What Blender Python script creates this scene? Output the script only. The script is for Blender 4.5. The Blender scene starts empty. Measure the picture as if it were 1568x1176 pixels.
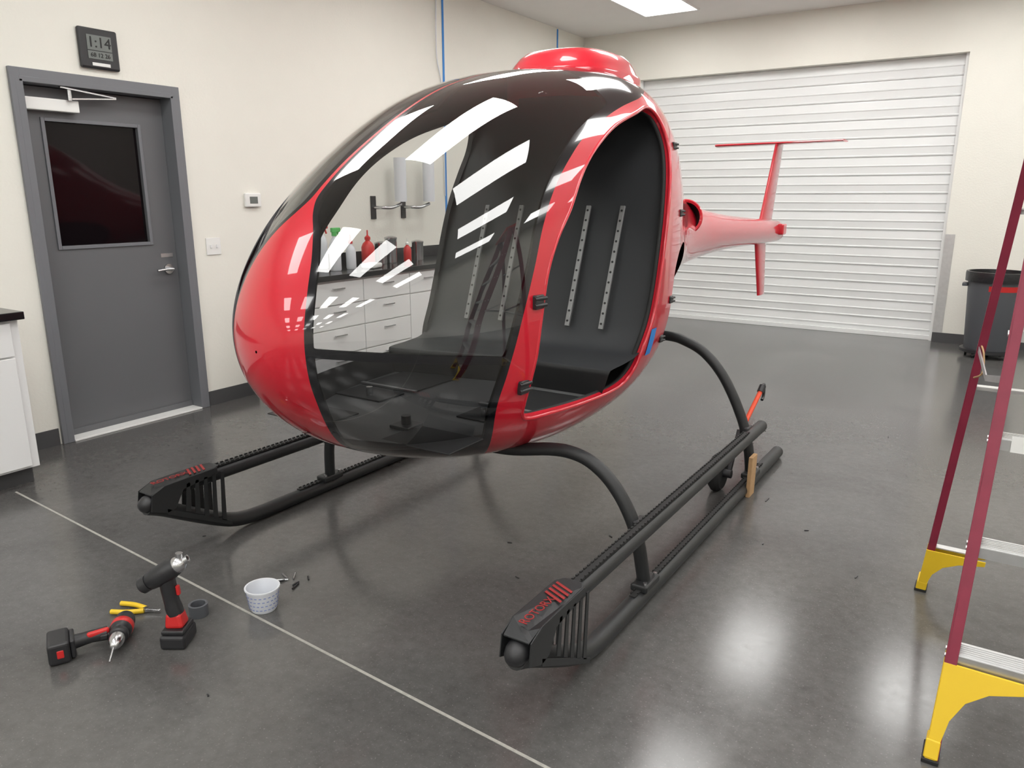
import bpy, math, random
import numpy as np
from mathutils import Vector, Matrix, Euler
random.seed(4)
scene = bpy.context.scene
try:
    scene.view_settings.view_transform = 'Standard'
    scene.view_settings.look = 'None'
    scene.view_settings.exposure = 0.0
except Exception as e:
    print(e)

# ------------------------------------------------------------------ materials
def mat(name, col, rough=0.5, metal=0.0, coat=0.0, bump=0.0, bscale=200.0, spec=0.5, var=0.0, vscale=5.0):
    m = bpy.data.materials.new(name); m.use_nodes = True
    nt = m.node_tree; b = nt.nodes['Principled BSDF']
    b.inputs['Base Color'].default_value = (*col, 1)
    b.inputs['Roughness'].default_value = rough
    b.inputs['Metallic'].default_value = metal
    b.inputs['Specular IOR Level'].default_value = spec
    b.inputs['Coat Weight'].default_value = coat
    b.inputs['Coat Roughness'].default_value = 0.02
    tc = nt.nodes.new('ShaderNodeTexCoord')
    n = nt.nodes.new('ShaderNodeTexNoise'); n.inputs['Scale'].default_value = vscale
    n.inputs['Detail'].default_value = 4
    nt.links.new(tc.outputs['Object'], n.inputs['Vector'])
    r = nt.nodes.new('ShaderNodeMapRange')
    r.inputs['To Min'].default_value = 1 - var; r.inputs['To Max'].default_value = 1 + var
    nt.links.new(n.outputs['Fac'], r.inputs['Value'])
    vm = nt.nodes.new('ShaderNodeVectorMath'); vm.operation = 'SCALE'
    vm.inputs[0].default_value = col
    nt.links.new(r.outputs['Result'], vm.inputs['Scale'])
    nt.links.new(vm.outputs['Vector'], b.inputs['Base Color'])
    if bump > 0:
        n2 = nt.nodes.new('ShaderNodeTexNoise'); n2.inputs['Scale'].default_value = bscale
        nt.links.new(tc.outputs['Object'], n2.inputs['Vector'])
        bp = nt.nodes.new('ShaderNodeBump'); bp.inputs['Strength'].default_value = bump
        bp.inputs['Distance'].default_value = 0.005
        nt.links.new(n2.outputs['Fac'], bp.inputs['Height'])
        nt.links.new(bp.outputs['Normal'], b.inputs['Normal'])
    return m

def emis(name, col, s):
    m = bpy.data.materials.new(name); m.use_nodes = True
    nt = m.node_tree; nt.nodes.clear()
    e = nt.nodes.new('ShaderNodeEmission'); e.inputs[0].default_value = (*col, 1); e.inputs[1].default_value = s
    o = nt.nodes.new('ShaderNodeOutputMaterial'); nt.links.new(e.outputs[0], o.inputs[0])
    return m

def glassmat(name, tint, ior=1.5, k=1.8):
    m = bpy.data.materials.new(name); m.use_nodes = True
    nt = m.node_tree; nt.nodes.clear()
    t = nt.nodes.new('ShaderNodeBsdfTransparent'); t.inputs[0].default_value = (*tint, 1)
    g = nt.nodes.new('ShaderNodeBsdfGlossy'); g.inputs['Roughness'].default_value = 0.0
    g.inputs[0].default_value = (1, 1, 1, 1)
    f = nt.nodes.new('ShaderNodeFresnel'); f.inputs[0].default_value = ior
    mu = nt.nodes.new('ShaderNodeMath'); mu.operation = 'MULTIPLY'; mu.inputs[1].default_value = k; mu.use_clamp = True
    nt.links.new(f.outputs[0], mu.inputs[0])
    mx = nt.nodes.new('ShaderNodeMixShader')
    nt.links.new(mu.outputs[0], mx.inputs[0]); nt.links.new(t.outputs[0], mx.inputs[1]); nt.links.new(g.outputs[0], mx.inputs[2])
    o = nt.nodes.new('ShaderNodeOutputMaterial'); nt.links.new(mx.outputs[0], o.inputs[0])
    return m

M_red = mat('red_paint', (0.56, 0.008, 0.024), 0.35, coat=1.0, var=0.03, spec=0.3)
M_black = mat('black_gloss', (0.006, 0.006, 0.008), 0.12, coat=0.6)
M_int = mat('interior_black', (0.010, 0.010, 0.011), 0.55)
M_bulk = mat('bulkhead_grey', (0.028, 0.030, 0.033), 0.55, bump=0.1, bscale=400)
M_cfloor = mat('cabin_floor_grey', (0.10, 0.10, 0.102), 0.45, bump=0.1)
M_glass = glassmat('canopy_glass', (0.76, 0.78, 0.77), 1.5, 1.8)
M_chin = glassmat('chin_glass_tinted', (0.34, 0.35, 0.36), 1.5, 1.9)
M_pc = mat('powdercoat_black', (0.016, 0.017, 0.018), 0.42, bump=0.15, bscale=600)
M_rub = mat('rubber_black', (0.012, 0.012, 0.012), 0.7)
M_plblack = mat('plastic_black', (0.018, 0.018, 0.02), 0.4)
M_alu = mat('aluminium', (0.62, 0.62, 0.62), 0.35, metal=0.9, var=0.1, vscale=30)
M_rail = mat('rail_grey', (0.28, 0.28, 0.28), 0.45, metal=0.5)
M_steel = mat('steel', (0.55, 0.55, 0.56), 0.25, metal=1.0)
M_wall = mat('wall_paint', (0.79, 0.775, 0.71), 0.75, bump=0.25, bscale=60, var=0.02)
M_ceil = mat('ceiling_paint', (0.78, 0.77, 0.75), 0.9, var=0.02)
M_base = mat('baseboard_vinyl', (0.065, 0.065, 0.068), 0.5)
M_door = mat('door_grey', (0.125, 0.128, 0.135), 0.5, var=0.05, vscale=3)
M_frame = mat('door_frame_grey', (0.16, 0.165, 0.18), 0.42)
M_dgl = mat('door_window_glass', (0.006, 0.004, 0.005), 0.05, spec=0.22)
M_white = mat('white_laminate', (0.78, 0.78, 0.78), 0.4)
M_ctop = mat('counter_black', (0.010, 0.010, 0.012), 0.15)
M_wpl = mat('white_plastic', (0.8, 0.8, 0.78), 0.4)
M_gar = mat('garage_white', (0.76, 0.77, 0.77), 0.35, var=0.02)
M_blue = mat('blue_tape', (0.03, 0.22, 0.62), 0.6)
M_bin = mat('bin_grey', (0.085, 0.09, 0.10), 0.5)
M_bag = mat('bag_black', (0.01, 0.01, 0.012), 0.3, bump=0.6, bscale=25)
M_fib = mat('fiberglass_red', (0.22, 0.014, 0.04), 0.45, var=0.15, vscale=20)
M_yel = mat('yellow_plastic', (0.78, 0.52, 0.02), 0.45)
M_tred = mat('tool_red', (0.55, 0.02, 0.02), 0.35)
M_dred = mat('decal_red', (0.25, 0.015, 0.015), 0.5)
M_wood = mat('wood_plank', (0.45, 0.28, 0.14), 0.7, var=0.2, vscale=40)
M_lcd = mat('lcd_grey', (0.14, 0.155, 0.145), 0.3)
M_dk = mat('digit_dark', (0.01, 0.01, 0.01), 0.6)
M_green = mat('green_plastic', (0.1, 0.5, 0.12), 0.4)
M_trans = mat('frosted_plastic', (0.68, 0.70, 0.74), 0.3)
M_blueT = mat('blue_print', (0.2, 0.25, 0.5), 0.5)
M_orange = mat('handle_orange', (0.75, 0.08, 0.03), 0.4)
M_light = emis('light_diffuser', (1.0, 0.99, 0.965), 11.0)

# ground: polished concrete
def floor_mat():
    m = bpy.data.materials.new('polished_concrete'); m.use_nodes = True
    nt = m.node_tree; b = nt.nodes['Principled BSDF']
    tc = nt.nodes.new('ShaderNodeTexCoord')
    def noise(s, d, r=0.6, dist=0.0):
        n = nt.nodes.new('ShaderNodeTexNoise'); n.inputs['Scale'].default_value = s
        n.inputs['Detail'].default_value = d; n.inputs['Roughness'].default_value = r
        n.inputs['Distortion'].default_value = dist
        nt.links.new(tc.outputs['Object'], n.inputs['Vector']); return n
    n1 = noise(1.1, 9, .66, .6); n2 = noise(26, 7, .75); n3 = noise(140, 2); n4 = noise(1.5, 3, .5)
    cr = nt.nodes.new('ShaderNodeValToRGB')
    cr.color_ramp.elements[0].position = 0.33; cr.color_ramp.elements[0].color = (0.062, 0.060, 0.058, 1)
    cr.color_ramp.elements[1].position = 0.67; cr.color_ramp.elements[1].color = (0.122, 0.120, 0.116, 1)
    mx = nt.nodes.new('ShaderNodeMix'); mx.data_type = 'FLOAT'; mx.inputs[0].default_value = 0.42
    nt.links.new(n1.outputs['Fac'], mx.inputs[2]); nt.links.new(n2.outputs['Fac'], mx.inputs[3])
    nt.links.new(mx.outputs[0], cr.inputs[0])
    sp = nt.nodes.new('ShaderNodeValToRGB')
    sp.color_ramp.elements[0].position = 0.62; sp.color_ramp.elements[0].color = (0, 0, 0, 1)
    sp.color_ramp.elements[1].position = 0.78; sp.color_ramp.elements[1].color = (0.6, 0.6, 0.6, 1)
    nt.links.new(n3.outputs['Fac'], sp.inputs[0])
    m2 = nt.nodes.new('ShaderNodeMix'); m2.data_type = 'RGBA'
    m2.inputs[7].default_value = (0.26, 0.25, 0.24, 1)
    nt.links.new(sp.outputs[0], m2.inputs[0]); nt.links.new(cr.outputs[0], m2.inputs[6])
    nt.links.new(m2.outputs[2], b.inputs['Base Color'])
    mr = nt.nodes.new('ShaderNodeMapRange'); mr.inputs['To Min'].default_value = 0.11; mr.inputs['To Max'].default_value = 0.24
    nt.links.new(n2.outputs['Fac'], mr.inputs['Value']); nt.links.new(mr.outputs[0], b.inputs['Roughness'])
    bp = nt.nodes.new('ShaderNodeBump'); bp.inputs['Strength'].default_value = 0.02; bp.inputs['Distance'].default_value = 0.01
    nt.links.new(n4.outputs['Fac'], bp.inputs['Height']); nt.links.new(bp.outputs[0], b.inputs['Normal'])
    return m
M_floor = floor_mat()
M_joint = mat('joint_filler', (0.34, 0.33, 0.30), 0.8, var=0.3, vscale=60)

# ------------------------------------------------------------------ helpers
def empty(name, loc=(0, 0, 0)):
    e = bpy.data.objects.new(name, None); e.location = loc; e.empty_display_size = 0.1
    scene.collection.objects.link(e); return e

def link(o, parent):
    scene.collection.objects.link(o)
    if parent is not None:
        o.parent = parent
        o.matrix_parent_inverse = Matrix.Translation(-Vector(parent.location))
    return o

def mesh(name, vs, fs, m, parent=None, smooth=False, fm=None, bevel=0, autos=False):
    me = bpy.data.meshes.new(name); me.from_pydata([tuple(v) for v in vs], [], fs)
    ms = m if isinstance(m, (list, tuple)) else [m]
    for x in ms: me.materials.append(x)
    if fm is not None: me.polygons.foreach_set('material_index', fm)
    import bmesh
    bm = bmesh.new(); bm.from_mesh(me); bmesh.ops.recalc_face_normals(bm, faces=bm.faces); bm.to_mesh(me); bm.free()
    if smooth or autos:
        me.polygons.foreach_set('use_smooth', [True] * len(me.polygons))
    if autos:
        try: me.set_sharp_from_angle(angle=math.radians(38))
        except Exception: pass
    me.update()
    o = bpy.data.objects.new(name, me); link(o, parent)
    if bevel > 0:
        b = o.modifiers.new('bevel', 'BEVEL'); b.width = bevel; b.segments = 3; b.limit_method = 'ANGLE'
        b.angle_limit = math.radians(40)
    return o

BV = [(-1,-1,-1),(1,-1,-1),(1,1,-1),(-1,1,-1),(-1,-1,1),(1,-1,1),(1,1,1),(-1,1,1)]
BF = [(0,3,2,1),(4,5,6,7),(0,1,5,4),(1,2,6,5),(2,3,7,6),(3,0,4,7)]
def box(name, c, s, m, parent=None, rot=(0, 0, 0), bevel=0.0):
    R = Euler(rot).to_matrix(); c = Vector(c)
    vs = [c + R @ Vector((a*s[0]/2, b*s[1]/2, d*s[2]/2)) for a, b, d in BV]
    return mesh(name, vs, BF, m, parent, bevel=bevel)

def box2(name, lo, hi, m, parent=None, bevel=0.0):
    c = [(a+b)/2 for a, b in zip(lo, hi)]; s = [abs(b-a) for a, b in zip(lo, hi)]
    return box(name, c, s, m, parent, bevel=bevel)

def beam(name, p0, p1, side, w, h, m, parent=None, bevel=0.0, w1=None, h1=None):
    p0 = Vector(p0); p1 = Vector(p1); d = (p1-p0).normalized(); s = Vector(side)
    s = (s - d*s.dot(d)).normalized(); u = d.cross(s)
    w1 = w1 or w; h1 = h1 or h
    vs = []
    for p, a, b in ((p0, w, h), (p1, w1, h1)):
        vs += [p - s*a/2 - u*b/2, p + s*a/2 - u*b/2, p + s*a/2 + u*b/2, p - s*a/2 + u*b/2]
    return mesh(name, vs, BF, m, parent, bevel=bevel)

def cat(pts, n=8, closed=False):
    P = [Vector(p) for p in pts]; N = len(P); out = []
    rng = range(N if closed else N-1)
    for i in rng:
        if closed: a, b, c, d = P[(i-1) % N], P[i], P[(i+1) % N], P[(i+2) % N]
        else: a, b, c, d = P[max(i-1, 0)], P[i], P[i+1], P[min(i+2, N-1)]
        for k in range(n):
            t = k/n
            out.append(0.5*((2*b) + (c-a)*t + (2*a-5*b+4*c-d)*t*t + (3*b-a-3*c+d)*t**3))
    if not closed: out.append(P[-1])
    return out

def tube(name, pts, r, m, parent=None, seg=16, closed=False, caps=True):
    P = [Vector(p) for p in pts]; N = len(P)
    rs = r if isinstance(r, (list, tuple)) else [r]*N
    T = []
    for i in range(N):
        if closed: t = P[(i+1) % N]-P[(i-1) % N]
        else: t = P[min(i+1, N-1)]-P[max(i-1, 0)]
        T.append(t.normalized())
    a = Vector((0, 0, 1)) if abs(T[0].z) < 0.9 else Vector((1, 0, 0))
    u = (a - T[0]*a.dot(T[0])).normalized()
    vs = []; fs = []
    for i in range(N):
        u = (u - T[i]*u.dot(T[i])).normalized(); v = T[i].cross(u)
        for k in range(seg):
            an = 2*math.pi*k/seg
            vs.append(P[i] + (u*math.cos(an)+v*math.sin(an))*rs[i])
    L = N if closed else N-1
    for i in range(L):
        for k in range(seg):
            j = (i+1) % N
            fs.append((i*seg+k, i*seg+(k+1) % seg, j*seg+(k+1) % seg, j*seg+k))
    if caps and not closed:
        fs.append(tuple(range(seg-1, -1, -1))); fs.append(tuple((N-1)*seg+k for k in range(seg)))
    return mesh(name, vs, fs, m, parent, autos=True)

def cyl(name, p0, p1, r0, m, parent=None, r1=None, seg=24):
    r1 = r0 if r1 is None else r1
    return tube(name, [p0, p1], [r0, r1], m, parent, seg)

def lathe(name, prof, o, m, parent=None, axis=(0, 0, 1), seg=32, caps=True):
    A = Vector(axis).normalized(); o = Vector(o)
    pts = [o + A*z for r, z in prof]; rs = [max(r, 1e-4) for r, z in prof]
    a = Vector((0, 0, 1)) if abs(A.z) < 0.9 else Vector((1, 0, 0))
    u = (a - A*a.dot(A)).normalized(); v = A.cross(u); vs = []; fs = []
    N = len(prof)
    for i in range(N):
        for k in range(seg):
            an = 2*math.pi*k/seg; vs.append(pts[i] + (u*math.cos(an)+v*math.sin(an))*rs[i])
    for i in range(N-1):
        for k in range(seg): fs.append((i*seg+k, i*seg+(k+1) % seg, (i+1)*seg+(k+1) % seg, (i+1)*seg+k))
    if caps:
        fs.append(tuple(range(seg-1, -1, -1))); fs.append(tuple((N-1)*seg+k for k in range(seg)))
    return mesh(name, vs, fs, m, parent, autos=True)

def prism(name, poly, vec, m, parent=None, bevel=0.0):
    P = [Vector(p) for p in poly]; n = len(P); v = Vector(vec)
    vs = P + [p+v for p in P]
    fs = [tuple(range(n-1, -1, -1)), tuple(range(n, 2*n))] + [(i, (i+1) % n, n+(i+1) % n, n+i) for i in range(n)]
    return mesh(name, vs, fs, m, parent, bevel=bevel)

def multi(name, boxes, m, parent=None, bevel=0.0):
    vs = []; fs = []
    for c, s, rot in boxes:
        R = Euler(rot).to_matrix(); c = Vector(c); k = len(vs)
        vs += [c + R @ Vector((a*s[0]/2, b*s[1]/2, d*s[2]/2)) for a, b, d in BV]
        fs += [tuple(i+k for i in f) for f in BF]
    return mesh(name, vs, fs, m, parent, bevel=bevel)

def text(name, s, size, mtx, m, parent=None, ext=0.0008):
    cu = bpy.data.curves.new(name, 'FONT'); cu.body = s; cu.size = size; cu.extrude = ext
    cu.align_x = 'CENTER'; cu.align_y = 'CENTER'
    o = bpy.data.objects.new(name, cu); o.data.materials.append(m)
    scene.collection.objects.link(o)
    bpy.context.view_layer.update()
    dg = bpy.context.evaluated_depsgraph_get()
    me = bpy.data.meshes.new_from_object(o.evaluated_get(dg))
    me.transform(mtx)
    if not me.materials: me.materials.append(m)
    bpy.data.objects.remove(o)
    o2 = bpy.data.objects.new(name, me); return link(o2, parent)

def mtx(o, x, y):
    x = Vector(x).normalized(); y = Vector(y).normalized(); z = x.cross(y)
    M = Matrix((x, y, z)).transposed().to_4x4(); M.translation = Vector(o); return M

# ------------------------------------------------------------------ room shell
XL, XR, YB, YF, ZC = -4.8, 4.0, 9.05, -11.0, 3.41
mesh('floor', [(XL-.3, YF-.2, 0), (XR+.2, YF-.2, 0), (XR+.2, YB+.4, 0), (XL-.3, YB+.4, 0),
               (XL-.3, YF-.2, -.1), (XR+.2, YF-.2, -.1), (XR+.2, YB+.4, -.1), (XL-.3, YB+.4, -.1)],
     [(0,1,2,3), (7,6,5,4), (0,4,5,1), (1,5,6,2), (2,6,7,3), (3,7,4,0)], M_floor)
box2('ceiling', (XL-.3, YF-.2, ZC), (XR+.2, YB+.4, ZC+.1), M_ceil)
DY0, DY1, DZ = 2.29, 3.24, 2.14
def pieces(name, bxs, m):
    return multi(name, [([(a+b)/2 for a, b in zip(lo, hi)], [b-a for a, b in zip(lo, hi)], (0, 0, 0)) for lo, hi in bxs], m)
pieces('wall_left', [((XL-.2, YF, 0), (XL, DY0, ZC)), ((XL-.2, DY1, 0), (XL, YB+.2, ZC)), ((XL-.2, DY0, DZ), (XL, DY1, ZC)),
                     ((XL-.25, DY0-.1, 0), (XL-.2, DY1+.1, DZ+.1))], M_wall)
GX0, GX1, GZ = -4.05, -0.58, 2.86
pieces('wall_back', [((XL, YB, 0), (GX0, YB+.2, ZC)), ((GX1, YB, 0), (XR, YB+.2, ZC)), ((GX0, YB, GZ), (GX1, YB+.2, ZC)),
                     ((GX0-.1, YB+.2, 0), (GX1+.1, YB+.25, GZ+.1))], M_wall)
box2('wall_right', (XR, YF, 0), (XR+.15, YB, ZC), M_wall)
box2('wall_front', (XL-.2, YF-.15, 0), (XR+.15, YF, ZC), M_wall)
pieces('baseboard_left', [((XL, 1.87, 0), (XL+.008, DY0-.06, .105)), ((XL, DY1+.06, 0), (XL+.008, 3.74, .105)), ((XL, 7.02, 0), (XL+.008, YB, .105))], M_base)
pieces('baseboard_back', [((XL+.01, YB-.008, 0), (GX0, YB, .105)), ((GX1, YB-.008, 0), (XR, YB, .105))], M_base)
beam('trim_floor_joint', (-4.19, 1.695, 0.0006), (4.0, 1.235, 0.0006), (0, 1, 0), .010, .0016, M_joint)

# garage rolling door
def garage():
    e = empty('rolling_garage_door', ((GX0+GX1)/2, YB+.1, 0))
    prof = []; z = 0.0; Y = YB+.12
    P = 0.19
    while z < GZ-.001:
        for dz, dy in ((0, 0.0), (.006, -.012), (.016, -.014), (.024, -.004), (.09, -.008), (.097, -.013), (.106, -.013), (.112, -.008), (.178, -.003)):
            if z+dz < GZ: prof.append((Y+dy, z+dz))
        z += P
    prof.append((Y, GZ))
    vs = []; fs = []
    for y, z in prof: vs += [(GX0+.002, y, z), (GX1-.002, y, z)]
    for i in range(len(prof)-1): fs.append((2*i, 2*i+1, 2*i+3, 2*i+2))
    mesh('slat_curtain', vs, fs, M_gar, e)
    box2('bottom_bar', (GX0+.01, YB+.08, .0), (GX1-.01, YB+.11, .05), M_gar, e, .004)
    box2('guide_rail_1', (GX1-.03, YB+.06, 0), (GX1-.001, YB+.1, GZ), M_gar, e)
    box2('guide_rail_2', (GX0+.001, YB+.06, 0), (GX0+.03, YB+.1, GZ), M_gar, e)
garage()
box2('trim_corner_guard', (GX1+.0, YB-.004, .1), (GX1+.09, YB, 1.12), M_alu)

# ------------------------------------------------------------------ door
def door():
    e = empty('door_1', (XL, 2.76, 0))
    t = .055
    multi('frame', [((XL-.075, DY0-.0, DZ/2), (.2, .04, DZ), (0, 0, 0)), ((XL-.075, DY1, DZ/2), (.2, .04, DZ), (0, 0, 0)),
                    ((XL+.012, DY0-.02, DZ/2+.03), (.024, t, DZ+.06), (0, 0, 0)), ((XL+.012, DY1+.02, DZ/2+.03), (.024, t, DZ+.06), (0, 0, 0)),
                    ((XL+.012, (DY0+DY1)/2, DZ+.03), (.0238, DY1-DY0-.01, .06), (0, 0, 0)),
                    ((XL-.075, (DY0+DY1)/2, DZ), (.2, DY1-DY0, .03), (0, 0, 0))], M_frame, e, .003)
    X = XL-.09
    wy0, wy1, wz0, wz1 = 2.45, 3.03, 1.20, 1.93
    def b(lo, hi): return ([(p+q)/2 for p, q in zip(lo, hi)], [q-p for p, q in zip(lo, hi)], (0, 0, 0))
    y0, y1 = DY0+.022, DY1-.022
    multi('leaf', [b((X-.04, y0, .012), (X, wy0, DZ-.02)), b((X-.04, wy1, .012), (X, y1, DZ-.02)),
                   b((X-.04, wy0, .012), (X, wy1, wz0)), b((X-.04, wy0, wz1), (X, wy1, DZ-.02))], M_door, e)
    f = .022
    multi('window_frame', [b((X-.002, wy0-f, wz0-f), (X+.01, wy0, wz1+f)), b((X-.002, wy1, wz0-f), (X+.01, wy1+f, wz1+f)),
                           b((X-.002, wy0, wz0-f), (X+.01, wy1, wz0)), b((X-.002, wy0, wz1), (X+.01, wy1, wz1+f))], M_frame, e, .003)
    box2('window_pane', (X-.03, wy0, wz0), (X-.02, wy1, wz1), M_dgl, e)
    box2('closer_body', (X, 2.33, 1.985), (X+.06, 2.64, 2.055), M_wpl, e, .006)
    beam('closer_arm_1', (X+.07, 2.58, 2.06), (X+.08, 2.86, 2.085), (1, 0, 0), .02, .008, M_steel, e)
    beam('closer_arm_2', (X+.08, 2.86, 2.09), (X+.09, 2.52, 2.12), (1, 0, 0), .02, .008, M_steel, e)
    cyl('closer_pivot', (X+.075, 2.58, 2.05), (X+.075, 2.58, 2.12), .014, M_steel, e)
    cyl('rose', (X, 3.145, 1.01), (X+.014, 3.145, 1.01), .034, M_steel, e)
    cyl('spindle', (X, 3.145, 1.01), (X+.055, 3.145, 1.01), .012, M_steel, e)
    tube('lever', [(X+.055, 3.15, 1.01), (X+.058, 3.10, 1.012), (X+.056, 3.03, 1.006)], .010, M_steel, e)
    box2('latch_plate', (X, 3.10, 1.09), (X+.003, 3.19, 1.115), M_alu, e)
    box2('threshold', (XL-.15, DY0+.02, 0), (XL+.03, DY1-.02, .012), M_wpl, e, .003)
    box2('sweep', (X, y0, .012), (X+.012, y1, .05), M_door, e, .002)
    for i, z in enumerate((.3, 1.1, 1.9)):
        cyl('hinge_%d' % (i+1), (X+.012, DY0+.03, z-.05), (X+.012, DY0+.03, z+.05), .008, M_steel, e)
door()

# clock, thermostat, switches
def clock():
    e = empty('digital_wall_clock', (XL, 2.775, 2.36))
    box2('case', (XL+.001, 2.655, 2.245), (XL+.03, 2.895, 2.475), M_plblack, e, .012)
    box2('lcd_time', (XL+.028, 2.70, 2.35), (XL+.0325, 2.85, 2.435), M_lcd, e)
    box2('lcd_date', (XL+.028, 2.70, 2.30), (XL+.0325, 2.85, 2.345), M_lcd, e)
    text('digits', '1:14', .085, mtx((XL+.034, 2.775, 2.392), (0, 1, 0), (0, 0, 1)), M_dk, e)
    text('date_digits', '68 12 26', .034, mtx((XL+.034, 2.775, 2.322), (0, 1, 0), (0, 0, 1)), M_dk, e)
    box2('label', (XL+.028, 2.72, 2.262), (XL+.0325, 2.83, 2.28), M_wpl, e)
clock()
def thermo():
    e = empty('thermostat', (XL, 3.82, 1.47))
    box2('body', (XL+.001, 3.75, 1.42), (XL+.028, 3.89, 1.52), M_wpl, e, .008)
    box2('screen', (XL+.027, 3.785, 1.445), (XL+.030, 3.855, 1.495), M_lcd, e)
thermo()
def switch():
    e = empty('light_switch', (XL, 3.455, 1.15))
    box2('plate', (XL+.001, 3.395, 1.09), (XL+.008, 3.515, 1.21), M_wpl, e, .003)
    for i, y in enumerate((3.43, 3.48)):
        box2('toggle_%d' % (i+1), (XL+.007, y-.006, 1.138), (XL+.02, y+.006, 1.162), M_white, e, .002)
switch()
beam('blue_tape_strip', (XL+.003, 6.18, 1.04), (XL+.003, 6.18, ZC-.01), (0, 1, 0), .028, .003, M_blue)
beam('blue_tape_strip', (XL+.003, 8.37, .12), (XL+.003, 8.37, ZC-.01), (0, 1, 0), .028, .003, M_blue)
tube('hanging_cable', cat([(XL+.012, 6.08, ZC-.005), (XL+.03, 6.04, 3.0), (XL+.02, 6.06, 2.75), (XL+.012, 6.14, 2.45), (XL+.012, 6.15, 1.5)], 6), .006, M_trans, seg=8)

# ------------------------------------------------------------------ cabinets
def cabinet(y0, y1, drawers, name='base_cabinet'):
    e = empty(name, (XL+.3, (y0+y1)/2, 0))
    box2('carcass', (XL+.005, y0, .1), (XL+.59, y1, .89), M_white, e, .002)
    box2('toe_kick', (XL+.005, y0+.02, 0), (XL+.52, y1-.01, .1), M_base, e)
    box2('worktop', (XL+.003, y0-.02, .89), (XL+.63, y1+.02, .93), M_ctop, e, .004)
    box2('backsplash', (XL+.003, y0-.02, .93), (XL+.023, y1+.02, 1.03), M_ctop, e, .003)
    fr = []; hd = []
    y = y0
    X = XL+.59
    for w, kind in drawers:
        if y+w > y1+.001: break
        if kind == 'd':
            zs = [(.11, .32), (.325, .52), (.525, .70), (.705, .875)]
            for a, b in zs:
                fr.append(((X+.009, y+w/2, (a+b)/2), (.018, w-.008, b-a-.004), (0, 0, 0)))
                hd.append(((X+.035, y+w/2, b-.05), (.008, .12, .01), (0, 0, 0)))
                for s in (-.05, .05): hd.append(((X+.025, y+w/2+s, b-.05), (.02, .008, .008), (0, 0, 0)))
        else:
            for k in (0, 1):
                fr.append(((X+.009, y+w/4+k*w/2, .405), (.018, w/2-.008, .58), (0, 0, 0)))
                fr.append(((X+.009, y+w/4+k*w/2, .79), (.018, w/2-.008, .17), (0, 0, 0)))
                hd.append(((X+.035, y+w/2+(-.04 if k == 0 else .04), .6), (.008, .01, .12), (0, 0, 0)))
                hd.append(((X+.035, y+w/4+k*w/2, .82), (.008, .12, .01), (0, 0, 0)))
        y += w
    if fr: multi('fronts', fr, M_white, e, .002)
    if hd: multi('pulls', hd, M_steel, e, .001)
    return e
cabinet(-1.0, 1.84, [(.7, 'c'), (.5, 'd'), (.8, 'c'), (.8, 'c')])
cabinet(3.78, 7.0, [(.55, 'd'), (.55, 'd'), (.9, 'c'), (.9, 'c')])

def bottle(name, y, x, h, r, mb, mc, spray=False):
    e = empty(name, (x, y, .93))
    lathe('body', [(r*.9, 0), (r, .01), (r, h*.6), (r*.75, h*.72), (r*.35, h*.8), (r*.33, h*.86)], (x, y, .931), mb, e, seg=20)
    if spray:
        cyl('collar', (x, y, .93+h*.84), (x, y, .93+h*.93), r*.45, mc, e, seg=16)
        box('trigger_head', (x, y+.015, .93+h*.98), (.025, .09, .035), mc, e, bevel=.006)
        box('trigger', (x, y+.04, .93+h*.88), (.012, .012, .05), mc, e, rot=(.4, 0, 0), bevel=.003)
    else:
        lathe('cap', [(r*.45, 0), (r*.45, h*.08), (r*.12, h*.14), (r*.1, h*.3)], (x, y, .93+h*.84), mc, e, seg=16)
bottle('spray_bottle', 4.27, -4.42, .32, .045, M_trans, M_green, True)
bottle('wash_bottle', 4.44, -4.42, .24, .04, M_trans, M_tred)
bottle('spray_bottle', 4.33, -4.62, .34, .04, M_trans, M_tred, True)
bottle('wash_bottle', 4.70, -4.48, .26, .055, M_tred, M_tred)
bottle('wash_bottle', 5.22, -4.5, .18, .035, M_tred, M_wpl)
for y, h in ((4.93, .16), (5.06, .2), (5.42, .15)):
    lathe('steel_canister', [(.05, 0), (.052, .01), (.052, h), (.055, h+.005), (.055, h+.02), (.02, h+.03)], (-4.55, y, .931), M_steel, seg=24)
box('rag_pile', (-4.35, 4.60, .951), (.12, .16, .04), M_wpl, rot=(0, 0, .3), bevel=.015)
def rollholder(y):
    e = empty('paper_roll_holder', (XL, y, 1.4))
    box('plate', (XL+.008, y, 1.40), (.014, .06, .2), M_plblack, e, bevel=.003)
    tube('arm', cat([(XL+.01, y, 1.40), (XL+.12, y+.01, 1.40), (XL+.14, y+.1, 1.40), (XL+.14, y+.22, 1.43)], 5), .014, M_steel, e, seg=12)
    lathe('roll', [(.02, 0), (.055, 0), (.055, .38), (.02, .38)], (XL+.14, y+.22, 1.45), M_trans, e, seg=24)
rollholder(5.12); rollholder(5.52)

# ------------------------------------------------------------------ ceiling lights
for x in (-3.375, -1.85, -.3, 1.3, 2.9):
    for y in (7.72, 5.25, 2.8, .35, -2.1, -4.55, -7.0, -9.45):
        e = empty('ceiling_light', (x, y, ZC))
        multi('troffer_frame', [((x-.30, y, ZC-.008), (.02, 1.24, .014), (0,0,0)), ((x+.30, y, ZC-.008), (.02, 1.24, .014), (0,0,0)),
                        ((x, y-.61, ZC-.008), (.60, .02, .014), (0,0,0)), ((x, y+.61, ZC-.008), (.60, .02, .014), (0,0,0))], M_wpl, e)
        box2('diffuser', (x-.29, y-.6, ZC-.006), (x+.29, y+.6, ZC-.002), M_light, e)

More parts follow.
